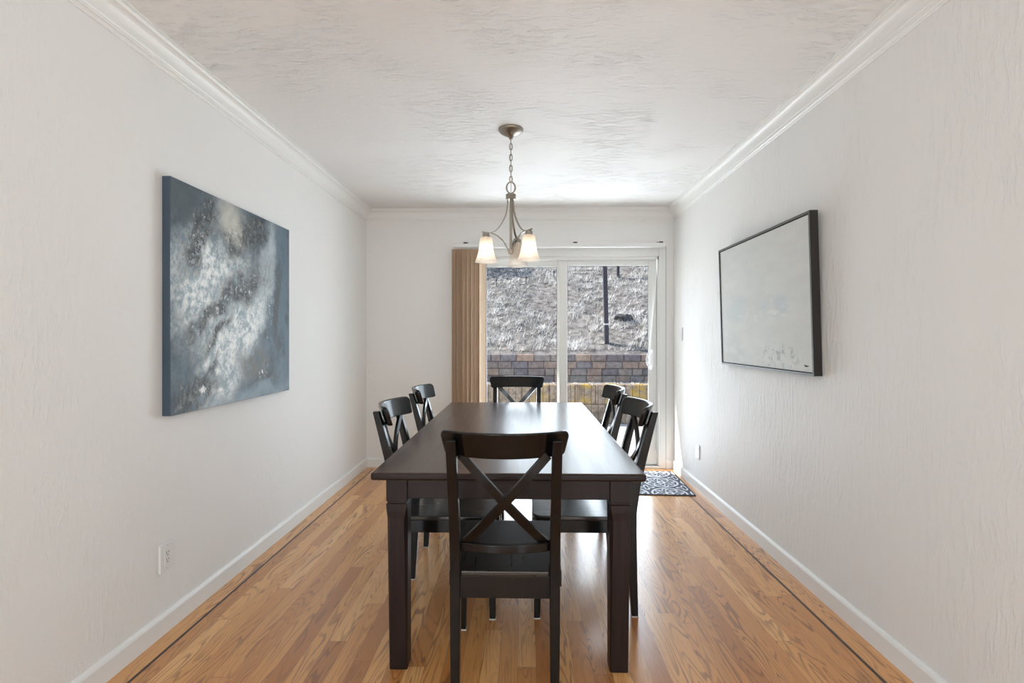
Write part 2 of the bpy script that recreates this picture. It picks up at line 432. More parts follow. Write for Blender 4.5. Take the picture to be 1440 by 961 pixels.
# ------------------------------------------------------------------ room shell
DX0, DX1, DZ1 = -.545, 1.317, 2.066           # door opening in the back wall
bm = B(); box(bm, XL - WT, XR + WT, YF - WT, YB + WT, -.12, -.002); struct('floor_slab', bm, M['border']); bpy.data.objects['floor_slab'].name = 'floor'
INX0, INX1, INY1 = -1.398, 1.276, 4.70
bm = B(); box(bm, INX0 + .006, INX1 - .006, YF, INY1 - .006, -.0015, .0); o = struct('floor_field', bm, M['floor']); o.name = 'floor_field'
FL = bpy.data.objects['floor']; o.parent = FL; del o['kind']
bm = B()
box(bm, XL, INX0 - .006, YF, YB, -.0015, 0); box(bm, INX1 + .006, XR, YF, YB, -.0015, 0)
o = finish('border_boards', bm, M['border'], FL)
bm = B(); box(bm, INX0 - .006, INX1 + .006, INY1 + .006, YB, -.0015, 0); finish('border_boards', bm, M['border'], FL)
bm = B()
for x in (INX0, INX1): box(bm, x - .006, x + .006, YF, INY1 + .006, -.0015, .0003)
box(bm, INX0, INX1, INY1 - .006, INY1 + .006, -.0015, .0003)
finish('inlay_strip', bm, M['inlay'], FL)

bm = B(); box(bm, XL - WT, XR + WT, YF - WT, YB + WT, ZC, ZC + .12); struct('ceiling', bm, M['ceiling'])
# side walls, each with an added, unseen window behind the camera
WY0, WY1, WZ0, WZ1 = -5.3, -2.3, .30, 2.2
for nm, xa, xb in (('wall_left', XL - WT, XL), ('wall_right', XR, XR + WT)):
    bm = B()
    box(bm, xa, xb, WY1, YB + WT, 0, ZC); box(bm, xa, xb, YF - WT, WY0, 0, ZC)
    box(bm, xa, xb, WY0, WY1, 0, WZ0); box(bm, xa, xb, WY0, WY1, WZ1, ZC)
    struct(nm, bm, M['wall_r' if nm == 'wall_right' else 'wall'])
bm = B(); box(bm, XL, XR, YF - WT, YF, 0, ZC); struct('wall_front', bm, M['wall'])
bm = B()
box(bm, XL, DX0, YB, YB + WT, 0, ZC); box(bm, DX1, XR, YB, YB + WT, 0, ZC); box(bm, DX0, DX1, YB, YB + WT, DZ1, ZC)
struct('wall_back', bm, M['wall'])
for k, (xa, s) in enumerate(((XL - WT, 1), (XR + WT, -1))):
    bm = B(); x0, x1 = sorted((xa + s * .03, xa + s * .08))
    f = .05
    box(bm, x0, x1, WY0, WY0 + f, WZ0, WZ1); box(bm, x0, x1, WY1 - f, WY1, WZ0, WZ1)
    box(bm, x0, x1, WY0 + f, WY1 - f, WZ0, WZ0 + f); box(bm, x0, x1, WY0 + f, WY1 - f, WZ1 - f, WZ1)
    w = struct('window_%d' % (k + 1), bm, M['vinyl'])  # unseen frames added around the openings of the fill lamps

# crown moulding (u from wall, v below ceiling)
prof = [(0, -.100), (.007, -.100), (.010, -.097), (.011, -.090), (.015, -.087), (.019, -.087), (.021, -.081), (.021, -.076)]
for i in range(9):
    a = i / 8 * PI / 2
    prof.append((.024 + .038 * (1 - math.cos(a)), -.072 + .052 * math.sin(a)))
prof += [(.064, -.017), (.067, -.012), (.067, -.007), (.074, -.006), (.074, 0), (0, 0)]
def crown(n, fn):
    bm = B(); loft(bm, [[fn(u, 0) + (ZC + v,) for u, v in prof], [fn(u, 1) + (ZC + v,) for u, v in prof]])
    struct('trim_%d' % n, bm, M['trim'])
crown(1, lambda u, e: (XL + u, (YF + u, YB - u)[e]))
crown(2, lambda u, e: ((XL + u, XR - u)[e], YB - u))
crown(3, lambda u, e: (XR - u, (YF + u, YB - u)[e]))
# baseboards
bprof = [(0, 0), (.014, 0), (.014, .070), (.011, .078), (.006, .085), (0, .086)]
def base(nm, fn, e0=0, e1=1):
    bm = B(); loft(bm, [[fn(u, 0) + (v,) for u, v in bprof], [fn(u, 1) + (v,) for u, v in bprof]])
    struct(nm, bm, M['trim'])
base('baseboard_left', lambda u, e: (XL + u, (YF, YB - u)[e]))
base('baseboard_right', lambda u, e: (XR - u, (YF, YB - u)[e]))
base('baseboard_back', lambda u, e: ((XL + u, DX0 - .002)[e], YB - u))
base('baseboard_back_right', lambda u, e: ((DX1 + .002, XR - u)[e], YB - u))

# ------------------------------------------------------------------ sliding door
door = bpy.data.objects.new('door_1', None); link(door); door['kind'] = 'structure'
bm = B(); J = .064; y0, y1 = YB - .012, YB + WT
box(bm, DX0, DX0 + J, y0, y1, 0, DZ1); box(bm, DX1 - J, DX1, y0, y1, 0, DZ1); box(bm, DX0 + J, DX1 - J, y0, y1, DZ1 - .088, DZ1)
finish('door_frame', bm, M['vinyl'], door, bev=.003)
bm = B()  # inner channels of the frame, and shadow gap against the plaster
box(bm, DX1 - J - .012, DX1 - J, y0 + .014, y1 - .01, .03, DZ1 - .088); box(bm, DX0 + J, DX0 + J + .012, y0 + .014, y1 - .01, .03, DZ1 - .088)
box(bm, DX0 + J, DX1 - J, y0 + .014, y0 + .024, DZ1 - .118, DZ1 - .088)
finish('track_channel', bm, M['vinyl'], door, bev=.002)
bm = B(); box(bm, DX0 + J, DX1 - J, y0 - .01, y1 + .03, 0, .022); box(bm, DX0 + J, DX1 - J, YB + .050, YB + .056, .022, .034)
finish('threshold', bm, M['vinyl'], door, bev=.002)
bm = B(); box(bm, DX0 - .004, DX0, YB - .003, YB + .004, 0, DZ1); box(bm, DX1, DX1 + .004, YB - .003, YB + .004, 0, DZ1); box(bm, DX0 - .004, DX1 + .004, YB - .003, YB + .004, DZ1, DZ1 + .004)  # dark strip standing in for the shadow gap around the frame
finish('frame_seal', bm, M['rubber'], door)
def panel(nm, x0, x1, ya, yb, sl, sr, zt, zb):
    bm = B(); z0, z1 = .032, DZ1 - .092
    box(bm, x0, x0 + sl, ya, yb, z0, z1); box(bm, x1 - sr, x1, ya, yb, z0, z1)
    box(bm, x0 + sl, x1 - sr, ya, yb, zt, z1); box(bm, x0 + sl, x1 - sr, ya, yb, z0, zb)
    p = finish(nm, bm, M['vinyl'], door, bev=.004)
    ym = (ya + yb) / 2
    bm = B(); box(bm, x0 + sl - .004, x1 - sr + .004, ym - .003, ym + .003, zb - .004, zt + .004)
    finish('glass_pane', bm, M['glass'], p)
    bm = B(); e = .004
    for (a, b, c, d) in ((x0 + sl, x0 + sl + e, zb, zt), (x1 - sr - e, x1 - sr, zb, zt), (x0 + sl + e, x1 - sr - e, zt - e, zt), (x0 + sl + e, x1 - sr - e, zb, zb + e)):
        box(bm, a, b, ym - .008, ym - .0035, c, d)
    finish('glazing_seal', bm, M['rubber'], p)
    return p
YS0, YS1 = YB + .022, YB + .058
slider = panel('sliding_panel', .328, 1.238, YS0, YS1, .078, .075, 1.895, .118)
fixed = panel('fixed_panel', DX0 + J + .012, .372, YB + .068, YB + .104, .07, .06, 1.890, .118)
# D handle on the sliding panel stile
hx = 1.193
bm = B(); box(bm, hx - .012, hx + .022, YS0 - .007, YS0 + .002, .91, 1.115); hd = finish('handle_plate', bm, M['plate'], slider, bev=.004, seg=3)
bm = B(); pts = []
for i in range(17):
    t = i / 16; a = t * PI
    pts.append((hx - .004 - .052 * math.sin(a) ** .8, YS0 - .010 - .034 * math.sin(a) ** .6, .925 + .175 * t))
sweep(bm, pts, circ(.008, 10)); finish('handle_grip', bm, M['plate'], slider, smooth=True)
bm = B(); box(bm, hx - .004, hx + .014, YS0 - .017, YS0 - .007, .935, .965); finish('latch_lever', bm, M['plate'], slider, bev=.003)

# ------------------------------------------------------------------ vertical blind
bl = thing('vertical_blind', 'tan vertical blind stacked open at the left of the sliding glass door', 'blinds', (-.648, 4.725, 2.0))
def loc(bm, o):  # move geometry into a parent's local frame
    bmesh.ops.translate(bm, verts=bm.verts, vec=[-c for c in o.location])
bm = B(); box(bm, -.655, 1.291, 4.700, 4.752, 2.052, 2.088); box(bm, -.650, 1.286, 4.716, 4.736, 2.046, 2.0525); loc(bm, bl)
finish('headrail', bm, M['plate'], bl, bev=.003)
for cx in (-.54, .47, 1.25):
    bm = B(); box(bm, cx - .017, cx + .017, 4.708, YB - .001, 2.0885, 2.0915); box(bm, cx - .017, cx + .017, YB - .004, YB - .001, 2.0915, 2.11); box(bm, cx - .017, cx + .017, 4.697, 4.7085, 2.086, 2.0975)
    loc(bm, bl); finish('mounting_clip', bm, M['slot'], bl)
xs = [-.637 + .0195 * i for i in range(14)]
for i, x in enumerate(xs):
    ang = math.radians(58 + random.uniform(-16, 14) - (14 if i > 11 else 0))
    bm = B(); rows = []
    n = 6; hw = .0445
    for z in (.045, 2.036):
        r = []
        for k in range(n + 1):
            s = -hw + 2 * hw * k / n; cv = .006 * (1 - (s / hw) ** 2)
            px = x + s * math.cos(ang) - cv * math.sin(ang); py = 4.728 + s * math.sin(ang) + cv * math.cos(ang)
            r.append((px, py, z))
        rows.append(r)
    def side(off):
        return [[bm.verts.new((a - off * math.sin(ang), b + off * math.cos(ang), c)) for a, b, c in r] for r in rows]
    A, C = side(0), side(.0012)
    for k in range(n):
        bm.faces.new((A[0][k], A[0][k + 1], A[1][k + 1], A[1][k])); bm.faces.new((C[0][k + 1], C[0][k], C[1][k], C[1][k + 1]))
        bm.faces.new((A[1][k], A[1][k + 1], C[1][k + 1], C[1][k])); bm.faces.new((A[0][k + 1], A[0][k], C[0][k], C[0][k + 1]))
    for k in (0, n): bm.faces.new((A[0][k], A[1][k], C[1][k], C[0][k]))
    loc(bm, bl); v = finish('vane', bm, M['vane'], bl, smooth=False)
    bm = B(); box(bm, x - .005, x + .005, 4.7255, 4.7305, 2.034, 2.050); loc(bm, bl); finish('hanger', bm, M['plate'], v)
bm = B(); sweep(bm, [(-.346, 4.705, 2.046), (-.348, 4.702, 1.2), (-.346, 4.702, .62)], circ(.0055, 8), nrm=(0, 1, 0)); loc(bm, bl)
finish('tilt_wand', bm, M['wand'], bl, smooth=True)

# ------------------------------------------------------------------ dining table
TX, TY0, TY1, TW = -.058, 1.803, 3.797, .976
tb = thing('dining_table', 'long dark espresso wooden dining table in the middle of the room', 'table', (TX, (TY0 + TY1) / 2, 0))
hl = (TY1 - TY0) / 2
bm = B(); box(bm, -TW / 2, TW / 2, -hl, hl, .712, .740); 
for f in bm.faces:
    f.normal_update(); f.material_index = 0 if abs(f.normal.z) > .5 else 1
finish('tabletop', bm, [M['table_top'], M['table_edge']], tb, bev=.009, seg=4)
lx, ly, lw = .408, hl - .096, .077
bm = B(); box(bm, -lx + lw / 2, lx - lw / 2, -ly - .030, -ly - .008, .629, .712); finish('apron', bm, M['table_edge'], tb, bev=.0015)
bm = B(); box(bm, -lx + lw / 2, lx - lw / 2, ly + .008, ly + .030, .629, .712); finish('apron', bm, M['table_edge'], tb, bev=.0015)
for s in (-1, 1):
    bm = B(); a, b = sorted((s * (lx + .008), s * (lx + .030))); box(bm, a, b, -ly + lw / 2, ly - lw / 2, .629, .712); finish('apron', bm, M['table_leg'], tb, bev=.0015)
def leg_ring(w, z, ch, cx=0.0, cy=0.0):
    h = w / 2
    return [(cx - h + ch, cy - h, z), (cx + h - ch, cy - h, z), (cx + h, cy - h + ch, z), (cx + h, cy + h - ch, z), (cx + h - ch, cy + h, z), (cx - h + ch, cy + h, z), (cx - h, cy + h - ch, z), (cx - h, cy - h + ch, z)]
for sx in (-1, 1):
    for sy in (-1, 1):
        bm = B(); t = .0015
        def rg(w, z, ch, ins=0.0): return leg_ring(w, z, ch, -sx * ins, -sy * ins)
        loft(bm, [rg(.065, 0, .004, .004), rg(.066, .004, .004, .004), rg(.0665, .03, .004, .004), rg(.0755, .555, .012, .001), rg(.077, .585, .006), rg(lw, .607, t), rg(lw, .611, t), rg(.070, .6135, t), rg(.070, .6195, t), rg(lw, .622, t), rg(lw, .712, t)])
        bmesh.ops.translate(bm, verts=bm.verts, vec=(sx * lx, sy * ly, 0))
        finish('leg', bm, M['table_leg'], tb)

# ------------------------------------------------------------------ chair
def make_chair():
    root = thing('dining_chair', '', 'chair')
    m = M['chair']
    # seat
    ol = [(-.149, -.224), (.149, -.224), (.149, -.180), (.190, -.180)]
    r = .045
    for i in range(7):
        a = i / 6 * PI / 2
        ol.append((.214 - r + r * math.cos(a), .222 - r + r * math.sin(a)))
    for i in range(7):
        a = PI / 2 + i / 6 * PI / 2
        ol.append((-.214 + r + r * math.cos(a), .222 - r + r * math.sin(a)))
    ol += [(-.190, -.180), (-.149, -.180)]
    slope = lambda x, y: .028 * y
    bm = B(); prism(bm, ol, .4265, .4445, slope); finish('seat', bm, M['chair_seat'], root, bev=.005, seg=3)
    # legs
    for s in (-1, 1):
        bm = B()
        rect_post(bm, [(s * .166, -.224, .004, .029, .028), (s * .1665, -.216, .16, .032, .036), (s * .167, -.208, .36, .034, .045), (s * .167, -.208, .455, .034, .046),
                       (s * .1675, -.226, .57, .034, .042), (s * .168, -.258, .70, .033, .037), (s * .169, -.290, .82, .033, .031), (s * .1695, -.311, .894, .032, .026)])
        lg = finish('rear_leg', bm, m, root, bev=.003)
        bm = B(); box(bm, s * .166 - .0155, s * .166 + .0155, -.239, -.209, 0, .0042); finish('foot_pad', bm, M['felt'], lg)
        bm = B(); rect_post(bm, [(s * .191, .204, .004, .026, .026), (s * .188, .200, .20, .032, .032), (s * .184, .1955, .425, .041, .041)])
        lg = finish('front_leg', bm, m, root, bev=.003)
        bm = B(); box(bm, s * .191 - .014, s * .191 + .014, .190, .218, 0, .0042); finish('foot_pad', bm, M['felt'], lg)
    # aprons under the seat
    bm = B(); box(bm, -.164, .164, .186, .204, .372, .4325); finish('seat_rail', bm, m, root, bev=.002)
    bm = B(); box(bm, -.151, .151, -.222, -.204, .346, .4215); finish('seat_rail', bm, m, root, bev=.002)
    for s in (-1, 1):
        bm = B(); loft(bm, [[(s * .183 + a, y, z + (.028 * y if z > .4 else 0)) for a, z in ((-.009, .370), (.009, .370), (.009, .4265), (-.009, .4265))] for y in (-.186, .176)])
        finish('seat_rail', bm, m, root, bev=.002)
    # curved top rail
    bm = B(); NU, NT = 28, 5; th = .021
    def rp(i, j, f):
        u = -1 + 2 * i / NU
        u = math.copysign(1 - (1 - abs(u)) ** 1.35, u) if abs(u) > .0 else 0.0
        rr = .10
        e = max(0.0, abs(u) - (1 - rr)) / rr
        top = .919 - .022 * (1 - math.sqrt(max(0.0, 1 - e * e)))
        bot = .833 + .008 * (1 - math.sqrt(max(0.0, 1 - min(1, e * 1.0) ** 2)))
        t = j / NT; z = bot + (top - bot) * t
        hw = .196 + .019 * ((z - .833) / .086)
        y = -.286 + .012 - .070 * (1 - u * u) + .029 - .26 * (z - .862)
        return (u * hw, y + (th / 2 if f else -th / 2), z)
    Fv = [[bm.verts.new(rp(i, j, True)) for j in range(NT + 1)] for i in range(NU + 1)]
    Kv = [[bm.verts.new(rp(i, j, False)) for j in range(NT + 1)] for i in range(NU + 1)]
    for i in range(NU):
        for j in range(NT):
            bm.faces.new((Fv[i][j], Fv[i][j + 1], Fv[i + 1][j + 1], Fv[i + 1][j])); bm.faces.new((Kv[i][j], Kv[i + 1][j], Kv[i + 1][j + 1], Kv[i][j + 1]))
        bm.faces.new((Fv[i][0], Fv[i + 1][0], Kv[i + 1][0], Kv[i][0])); bm.faces.new((Fv[i][NT], Kv[i][NT], Kv[i + 1][NT], Fv[i + 1][NT]))
    for i in (0, NU):
        for j in range(NT): bm.faces.new((Fv[i][j], Kv[i][j], Kv[i][j + 1], Fv[i][j + 1]))
    finish('top_rail', bm, m, root, bev=.006, seg=3)
    # lower curved bar
    def ypl(z): return -.216 - (z - .50) * .215
    bm = B(); pts = []
    for i in range(13):
        u = -1 + 2 * i / 12
        pts.append((u * .154, -.208 - .030 * (1 - u * u), .519))
    sweep(bm, pts, [(-.014, -.010), (.014, -.010), (.014, .010), (-.014, .010)], nrm=(0, 1, 0)); finish('cross_bar', bm, m, root, bev=.003)
    # two crossing slats
    for s in (-1, 1):
        bm = B(); pts = []
        for i in range(15):
            t = i / 14; u = -1 + 2 * t
            z = .522 + (.842 - .522) * t
            pts.append((s * u * .141, -.205 - .030 * (1 - abs(u) ** 2) - (z - .522) * .235 - s * .003, z))
        sweep(bm, pts, rsec(.030, .014), nrm=(0, 1, .23)); finish('cross_slat', bm, m, root, bev=.0025)
    return root
def dup(root, first=False):
    r = root.copy(); COL.objects.link(r)
    for ch in root.children:
        c = ch.copy(); COL.objects.link(c); c.parent = r
        for g_ in ch.children:
            d = g_.copy(); COL.objects.link(d); d.parent = c
    return r
chair0 = make_chair()
spots = [((-.064, 1.935), 0.0, 'black X-back wooden chair at the near end of the table, its back to the viewer'),
         ((-.340, 2.412), -90.0, 'black X-back wooden chair on the left side of the table, nearer of the two'),
         ((-.347, 3.140), -90.0, 'black X-back wooden chair on the left side of the table, farther of the two'),
         ((.260, 2.424), 90.0, 'black X-back wooden chair on the right side of the table, nearer of the two'),
         ((.268, 3.120), 90.0, 'black X-back wooden chair on the right side of the table, farther of the two'),
         ((-.055, 3.690), 180.0, 'black X-back wooden chair at the far end of the table before the glass door')]
chairs = []
for i, ((x, y), a, lab) in enumerate(spots):
    chairs.append((x, y, a, lab, chair0 if i == 0 else dup(chair0)))
for x, y, a, lab, c in chairs:
    c.location = (x, y, 0); c.rotation_euler = (0, 0, math.radians(a)); c['label'] = lab; c['category'] = 'chair'; c['group'] = 'matching chairs around the dining table'

# ------------------------------------------------------------------ chandelier
CX, CY = -.076, 2.95
ch = thing('chandelier', 'brushed nickel chandelier with three frosted bell shades above the table', 'ceiling lamp', (CX, CY, ZC))
nk = M['nickel']
bm = B(); lathe(bm, [(0, 0), (.071, 0), (.072, -.004), (.070, -.010), (.060, -.020), (.040, -.032), (.020, -.040), (.013, -.046), (.010, -.056), (0, -.058)], n=36); finish('canopy', bm, nk, ch, smooth=True)
bm = B()
zt, zb_, nl = -.052, -.304, 8
st = (zt - zb_) / nl
for i in range(nl):
    zc = zt - st * (i + .5); pts = []
    for k in range(16):
        a = 2 * PI * k / 16; px = .0085 * math.cos(a); pz = (st * .62) * math.sin(a)
        pts.append((px, 0, zc + pz) if i % 2 else (0, px, zc + pz))
    sweep(bm, pts, circ(.0026, 6), nrm=(0, 1, 0) if i % 2 else (1, 0, 0), closed=True)
sweep(bm, [(.002, .001, -.05), (-.002, .001, -.15), (.002, -.001, -.25), (0, 0, -.36)], circ(.0016, 6), nrm=(0, 1, 0))
finish('chain', bm, nk, ch, smooth=True)
bm = B(); sweep(bm, [(.025 * math.cos(2 * PI * k / 28), 0, -.336 + .032 * math.sin(2 * PI * k / 28)) for k in range(28)], circ(.0046, 8), nrm=(0, 1, 0), closed=True); finish('hanging_ring', bm, nk, ch, smooth=True)
bm = B(); lathe(bm, [(0, -.366), (.008, -.366), (.009, -.372), (.028, -.374), (.030, -.378), (.030, -.386), (.027, -.389), (.029, -.392), (.029, -.402), (.026, -.405), (0, -.405)]); finish('collar', bm, nk, ch, bev=.001)
bm = B(); lathe(bm, [(0, -.40), (.0075, -.40), (.0075, -.690), (.013, -.692), (.013, -.716), (.010, -.719), (0, -.720)], n=16); finish('stem', bm, nk, ch, bev=.001)
up = [(.018, 2.014), (.0195, 1.985), (.024, 1.948), (.035, 1.912), (.052, 1.880), (.070, 1.853), (.090, 1.831), (.112, 1.819), (.135, 1.8165), (.160, 1.819), (.168, 1.823)]
lo = [(.118, 1.817), (.097, 1.813), (.074, 1.800), (.054, 1.783), (.036, 1.760), (.021, 1.735), (.012, 1.712), (.011, 1.704)]
for k, deg in enumerate((-45, 75, 195)):
    a = math.radians(deg); ca, sa = math.cos(a), math.sin(a)
    P = lambda r, z: (r * ca, r * sa, z - ZC)
    bm = B(); sweep(bm, [P(*q) for q in up], rsec(.011, .006), nrm=None if False else (ca * .5, sa * .5, .85)); arm = finish('arm', bm, nk, ch, bev=.0012)
    bm = B(); sweep(bm, [P(*q) for q in lo], rsec(.011, .005), nrm=(ca * .6, sa * .6, .8)); finish('lower_scroll', bm, nk, arm, bev=.001)
    sx, sy, sz = P(.145, 1.812)
    bm = B(); lathe(bm, [(0, .012), (.006, .010), (.010, .003), (.020, 0), (.021, -.016), (.024, -.018), (.024, -.022), (.016, -.024), (.013, -.052), (0, -.053)], (sx, sy, sz), n=20); sk = finish('socket', bm, nk, ch, bev=.001)
    po = [(.012, -.021), (.030, -.022), (.034, -.026), (.036, -.045), (.0395, -.075), (.045, -.105), (.053, -.135), (.0635, -.160)]
    pi_ = [(r - .003, z - (.003 if i < 3 else 0)) for i, (r, z) in enumerate(po)][::-1]
    bm = B(); lathe(bm, po + [(.0625, -.1615)] + pi_[:], (sx, sy, sz), n=36, closed=True); finish('lamp_shade', bm, M['shade'], ch, smooth=True)
    bm = B(); c = (sx, sy, sz)
    lathe(bm, [(0, -.050), (.011, -.052), (.013, -.066), (.019, -.082), (.0265, -.100), (.0285, -.114), (.025, -.130), (.015, -.141), (0, -.144)], c, n=20)
    finish('bulb', bm, M['bulb_off'] if k == 1 else M['bulb'], sk, smooth=True)

# ------------------------------------------------------------------ wall art
cv = B(); 
box(cv, -.036, 0, 0, 1.065, 0, .990)
bmesh.ops.subdivide_edges(cv, edges=[e for e in cv.edges], cuts=1)
o = finish('canvas_painting', cv, M['canvas'], None, bev=.002, seg=2, loc=(XL + .0362, 2.072, .896))
tag(o, 'unframed slate blue and white abstract canvas painting on the left wall', 'painting')
pa = thing('framed_painting', 'pale grey abstract seascape painting in a dark frame on the right wall', 'painting', (XR - .0015, 2.417, 1.040))
pa.rotation_euler = (0, math.radians(-1.55), 0)
L_, H_ = 1.118, .776; D_ = .039; fw = .012
bm = B()
for (a, b, c, d) in ((0, fw, 0, H_), (L_ - fw, L_, 0, H_), (fw, L_ - fw, 0, fw), (fw, L_ - fw, H_ - fw, H_)):
    box(bm, -D_, 0, a, b, c, d)
bm.faces.ensure_lookup_table()
for f in bm.faces:
    f.normal_update(); f.material_index = 0
    if f.calc_center_median().x < -D_ + 1e-4: f.material_index = 1
finish('frame', bm, [M['frame_side'], M['frame_face']], pa)
bm = B(); box(bm, -D_ + .006, -.006, fw + .004, L_ - fw - .004, fw + .004, H_ - fw - .004); cnv = finish('canvas', bm, M['pale_art'], pa)
bm = B()
pts = [(-D_ + .0055, .052 + .036 * (1 - i / 16), .044 + .007 * math.sin(i * 1.9) * (1 - i / 22)) for i in range(17)]
sweep(bm, pts, circ(.0011, 5), nrm=(1, 0, 0)); finish('signature', bm, M['ink'], cnv)

# ------------------------------------------------------------------ outlets and switch
def plate(name, label, cat, wall, y, z, kind, w=.072, h=.116):
    s = 1 if wall == 'L' else -1; xw = XL if wall == 'L' else XR
    t = thing(name, label, cat, (xw, y, z))
    def bx(bm, u0, u1, a, b, c, d):
        x0, x1 = sorted((s * u0, s * u1)); box(bm, x0, x1, a, b, c, d)
    bm = B(); bx(bm, .0005, .0105, -w / 2, w / 2, -h / 2, h / 2); finish('cover_plate', bm, M['plate'], t, bev=.0025, seg=2)
    if kind == 'outlet':
        bm = B(); bx(bm, .010, .0122, -.0165, .0165, -.033, .033); r = finish('receptacle', bm, M['plate'], t, bev=.001)
        bm = B()
        for zz in (.017, -.013):
            bx(bm, .0120, .0126, -.0075, -.0053, zz - .001, zz + .008); bx(bm, .0120, .0126, .0053, .0075, zz - .001, zz + .007); bx(bm, .0120, .0126, -.0025, .0025, zz - .0105, zz - .0055)
        finish('slots', bm, M['slot'], r)
    else:
        bm = B(); bx(bm, .010, .0135, -.0165, .0165, -.033, .033); finish('rocker', bm, M['plate'], t, bev=.0015)
    for zz in (.048, -.048):
        bm = B(); bx(bm, .0102, .0113, -.003, .003, zz - .003, zz + .003); finish('screw', bm, M['felt'], t, bev=.0005)
plate('wall_outlet', 'white wall outlet low on the left wall below the blue canvas', 'outlet', 'L', 2.090, .311, 'outlet', .080, .116)
plate('wall_outlet', 'white wall outlet low on the right wall near the door mat', 'outlet', 'R', 4.115, .310, 'outlet')
plate('light_switch', 'white light switch on the right wall beside the sliding door', 'light switch', 'R', 4.555, 1.25, 'switch')

# ------------------------------------------------------------------ door mat
mt = thing('door_mat', 'blue grey door mat with white medallion pattern before the sliding door', 'rug', (1.322, 3.968, 0), math.radians(-2.2))
bm = B(); box(bm, -.88, -.012, .012, .70, .0005, .008); finish('mat_pile', bm, M['mat'], mt)
bm = B(); box(bm, -.892, 0, 0, .012, .0005, .0075); box(bm, -.892, 0, .70, .712, .0005, .0075); box(bm, -.892, -.88, .012, .70, .0005, .0075); box(bm, -.012, 0, .012, .70, .0005, .0075)
finish('binding', bm, M['mat_edge'], mt, bev=.002)

# ------------------------------------------------------------------ outside
PZ = -.10
bm = B(); box(bm, -6, 9, YB + WT, 7.86, PZ - .15, PZ); struct('patio', bm, M['patio'])
def block_wall(name, label, y, z0, rows, h, wr, depth, mats, jm, xr=(-5.0, 8.0)):
    bm = B()
    box(bm, xr[0], xr[1], y + .018, y + depth, z0, z0 + rows * h - .012, len(mats))
    for r in range(rows):
        x = xr[0] - random.uniform(0, .3)
        while x < xr[1]:
            w = random.choice(wr) * random.uniform(.93, 1.07); g_ = .006; j = random.uniform(-.006, .006)
            a, b, c, d = x + g_ / 2, x + w - g_ / 2, z0 + r * h + .003, z0 + (r + 1) * h - .003
            k = .012; yy = y + j; mi = random.randrange(len(mats))
            # block with chamfered face
            vo = [bm.verts.new(q) for q in ((a, yy + k, c), (b, yy + k, c), (b, yy + k, d), (a, yy + k, d))]
            vi = [bm.verts.new(q) for q in ((a + k, yy, c + k), (b - k, yy, c + k), (b - k, yy, d - k), (a + k, yy, d - k))]
            vb = [bm.verts.new(q) for q in ((a, y + depth * .9, c), (b, y + depth * .9, c), (b, y + depth * .9, d), (a, y + depth * .9, d))]
            f = bm.faces.new(vi); f.material_index = mi
            for i in range(4):
                f = bm.faces.new((vo[i], vo[(i + 1) % 4], vi[(i + 1) % 4], vi[i])); f.material_index = mi
                f = bm.faces.new((vb[i], vb[(i + 1) % 4], vo[(i + 1) % 4], vo[i])); f.material_index = mi
            x += w
    o = finish(name, bm, mats + [jm]); return tag(o, label, 'retaining wall')
block_wall('retaining_wall', 'lower brown retaining wall with yellow stains at the back of the patio', 7.85, PZ, 2, .30, (.32, .42, .42), .30, [M['lowblock']], M['joint'])
bm = B(); box(bm, -6, 9, 8.02, 8.62, .2, .487); 
for k in range(500):
    x, y = random.uniform(-1.6, 3.2), random.uniform(7.87, 8.40); r = random.uniform(.008, .02)
    q = bmesh.ops.create_icosphere(bm, subdivisions=1, radius=r, matrix=Matrix.Translation((x, y, .490 + r * .3)) @ Matrix.Scale(.6, 4, (0, 0, 1)))
o = struct('gravel_ledge', bm, M['gravel'])
block_wall('retaining_wall', 'upper retaining wall of grey and mauve blocks below the dry hill', 8.42, .475, 4, .118, (.16, .23, .27, .27), .30, BL, M['joint'])
HB = 8.55
from mathutils import noise as mn
def hz(x, y):
    d = y - HB
    return .935 + .53 * d + .07 * mn.noise((x * .9, y * .9, 1.3)) * min(1, d * 2) + .028 * mn.noise((x * 4, y * 4, 5.1)) * min(1, .3 + d) + .012 * mn.noise((x * 11, y * 11, 2.1))
bm = B(); NX, NY = 150, 150; X0, X1, Y1 = -7.0, 9.0, 26.0
gr = []
for j in range(NY + 1):
    y = HB - .10 + (Y1 - HB) * (j / NY) ** 1.7
    gr.append([bm.verts.new((X0 + (X1 - X0) * i / NX, y, hz(X0 + (X1 - X0) * i / NX, y))) for i in range(NX + 1)])
for j in range(NY):
    for i in range(NX): bm.faces.new((gr[j][i], gr[j][i + 1], gr[j + 1][i + 1], gr[j + 1][i]))
struct('hillside', bm, M['soil'], smooth=True)
# dry grass
vs, fs = [], []
rnd = random.Random(3)
for k in range(15000):
    y = HB + .12 + rnd.random() ** 1.25 * 6.2; x = rnd.uniform(-1.5 - (y - 8) * .05, 2.5 + (y - 8) * .16)
    if mn.noise((x * 1.7, y * 1.7, 9.0)) + mn.noise((x * 6, y * 6, 4.0)) * .6 < -.10 and rnd.random() < .90: continue
    z = hz(x, y) - .008; base_a = rnd.uniform(0, 2 * PI)
    for b in range(4):
        a = base_a + b * 1.7 + rnd.uniform(-.5, .5); ln = rnd.uniform(.05, .125); tilt = rnd.uniform(.5, 1.25); w = rnd.uniform(.004, .009)
        dx, dy = math.cos(a), math.sin(a); n0 = len(vs)
        tx, ty, tz = x + dx * ln * math.sin(tilt), y + dy * ln * math.sin(tilt), z + ln * math.cos(tilt) + .53 * dy * ln * math.sin(tilt)
        vs += [(x - dy * w, y + dx * w, z), (x + dy * w, y - dx * w, z), (tx, ty, tz)]; fs.append((n0, n0 + 1, n0 + 2))
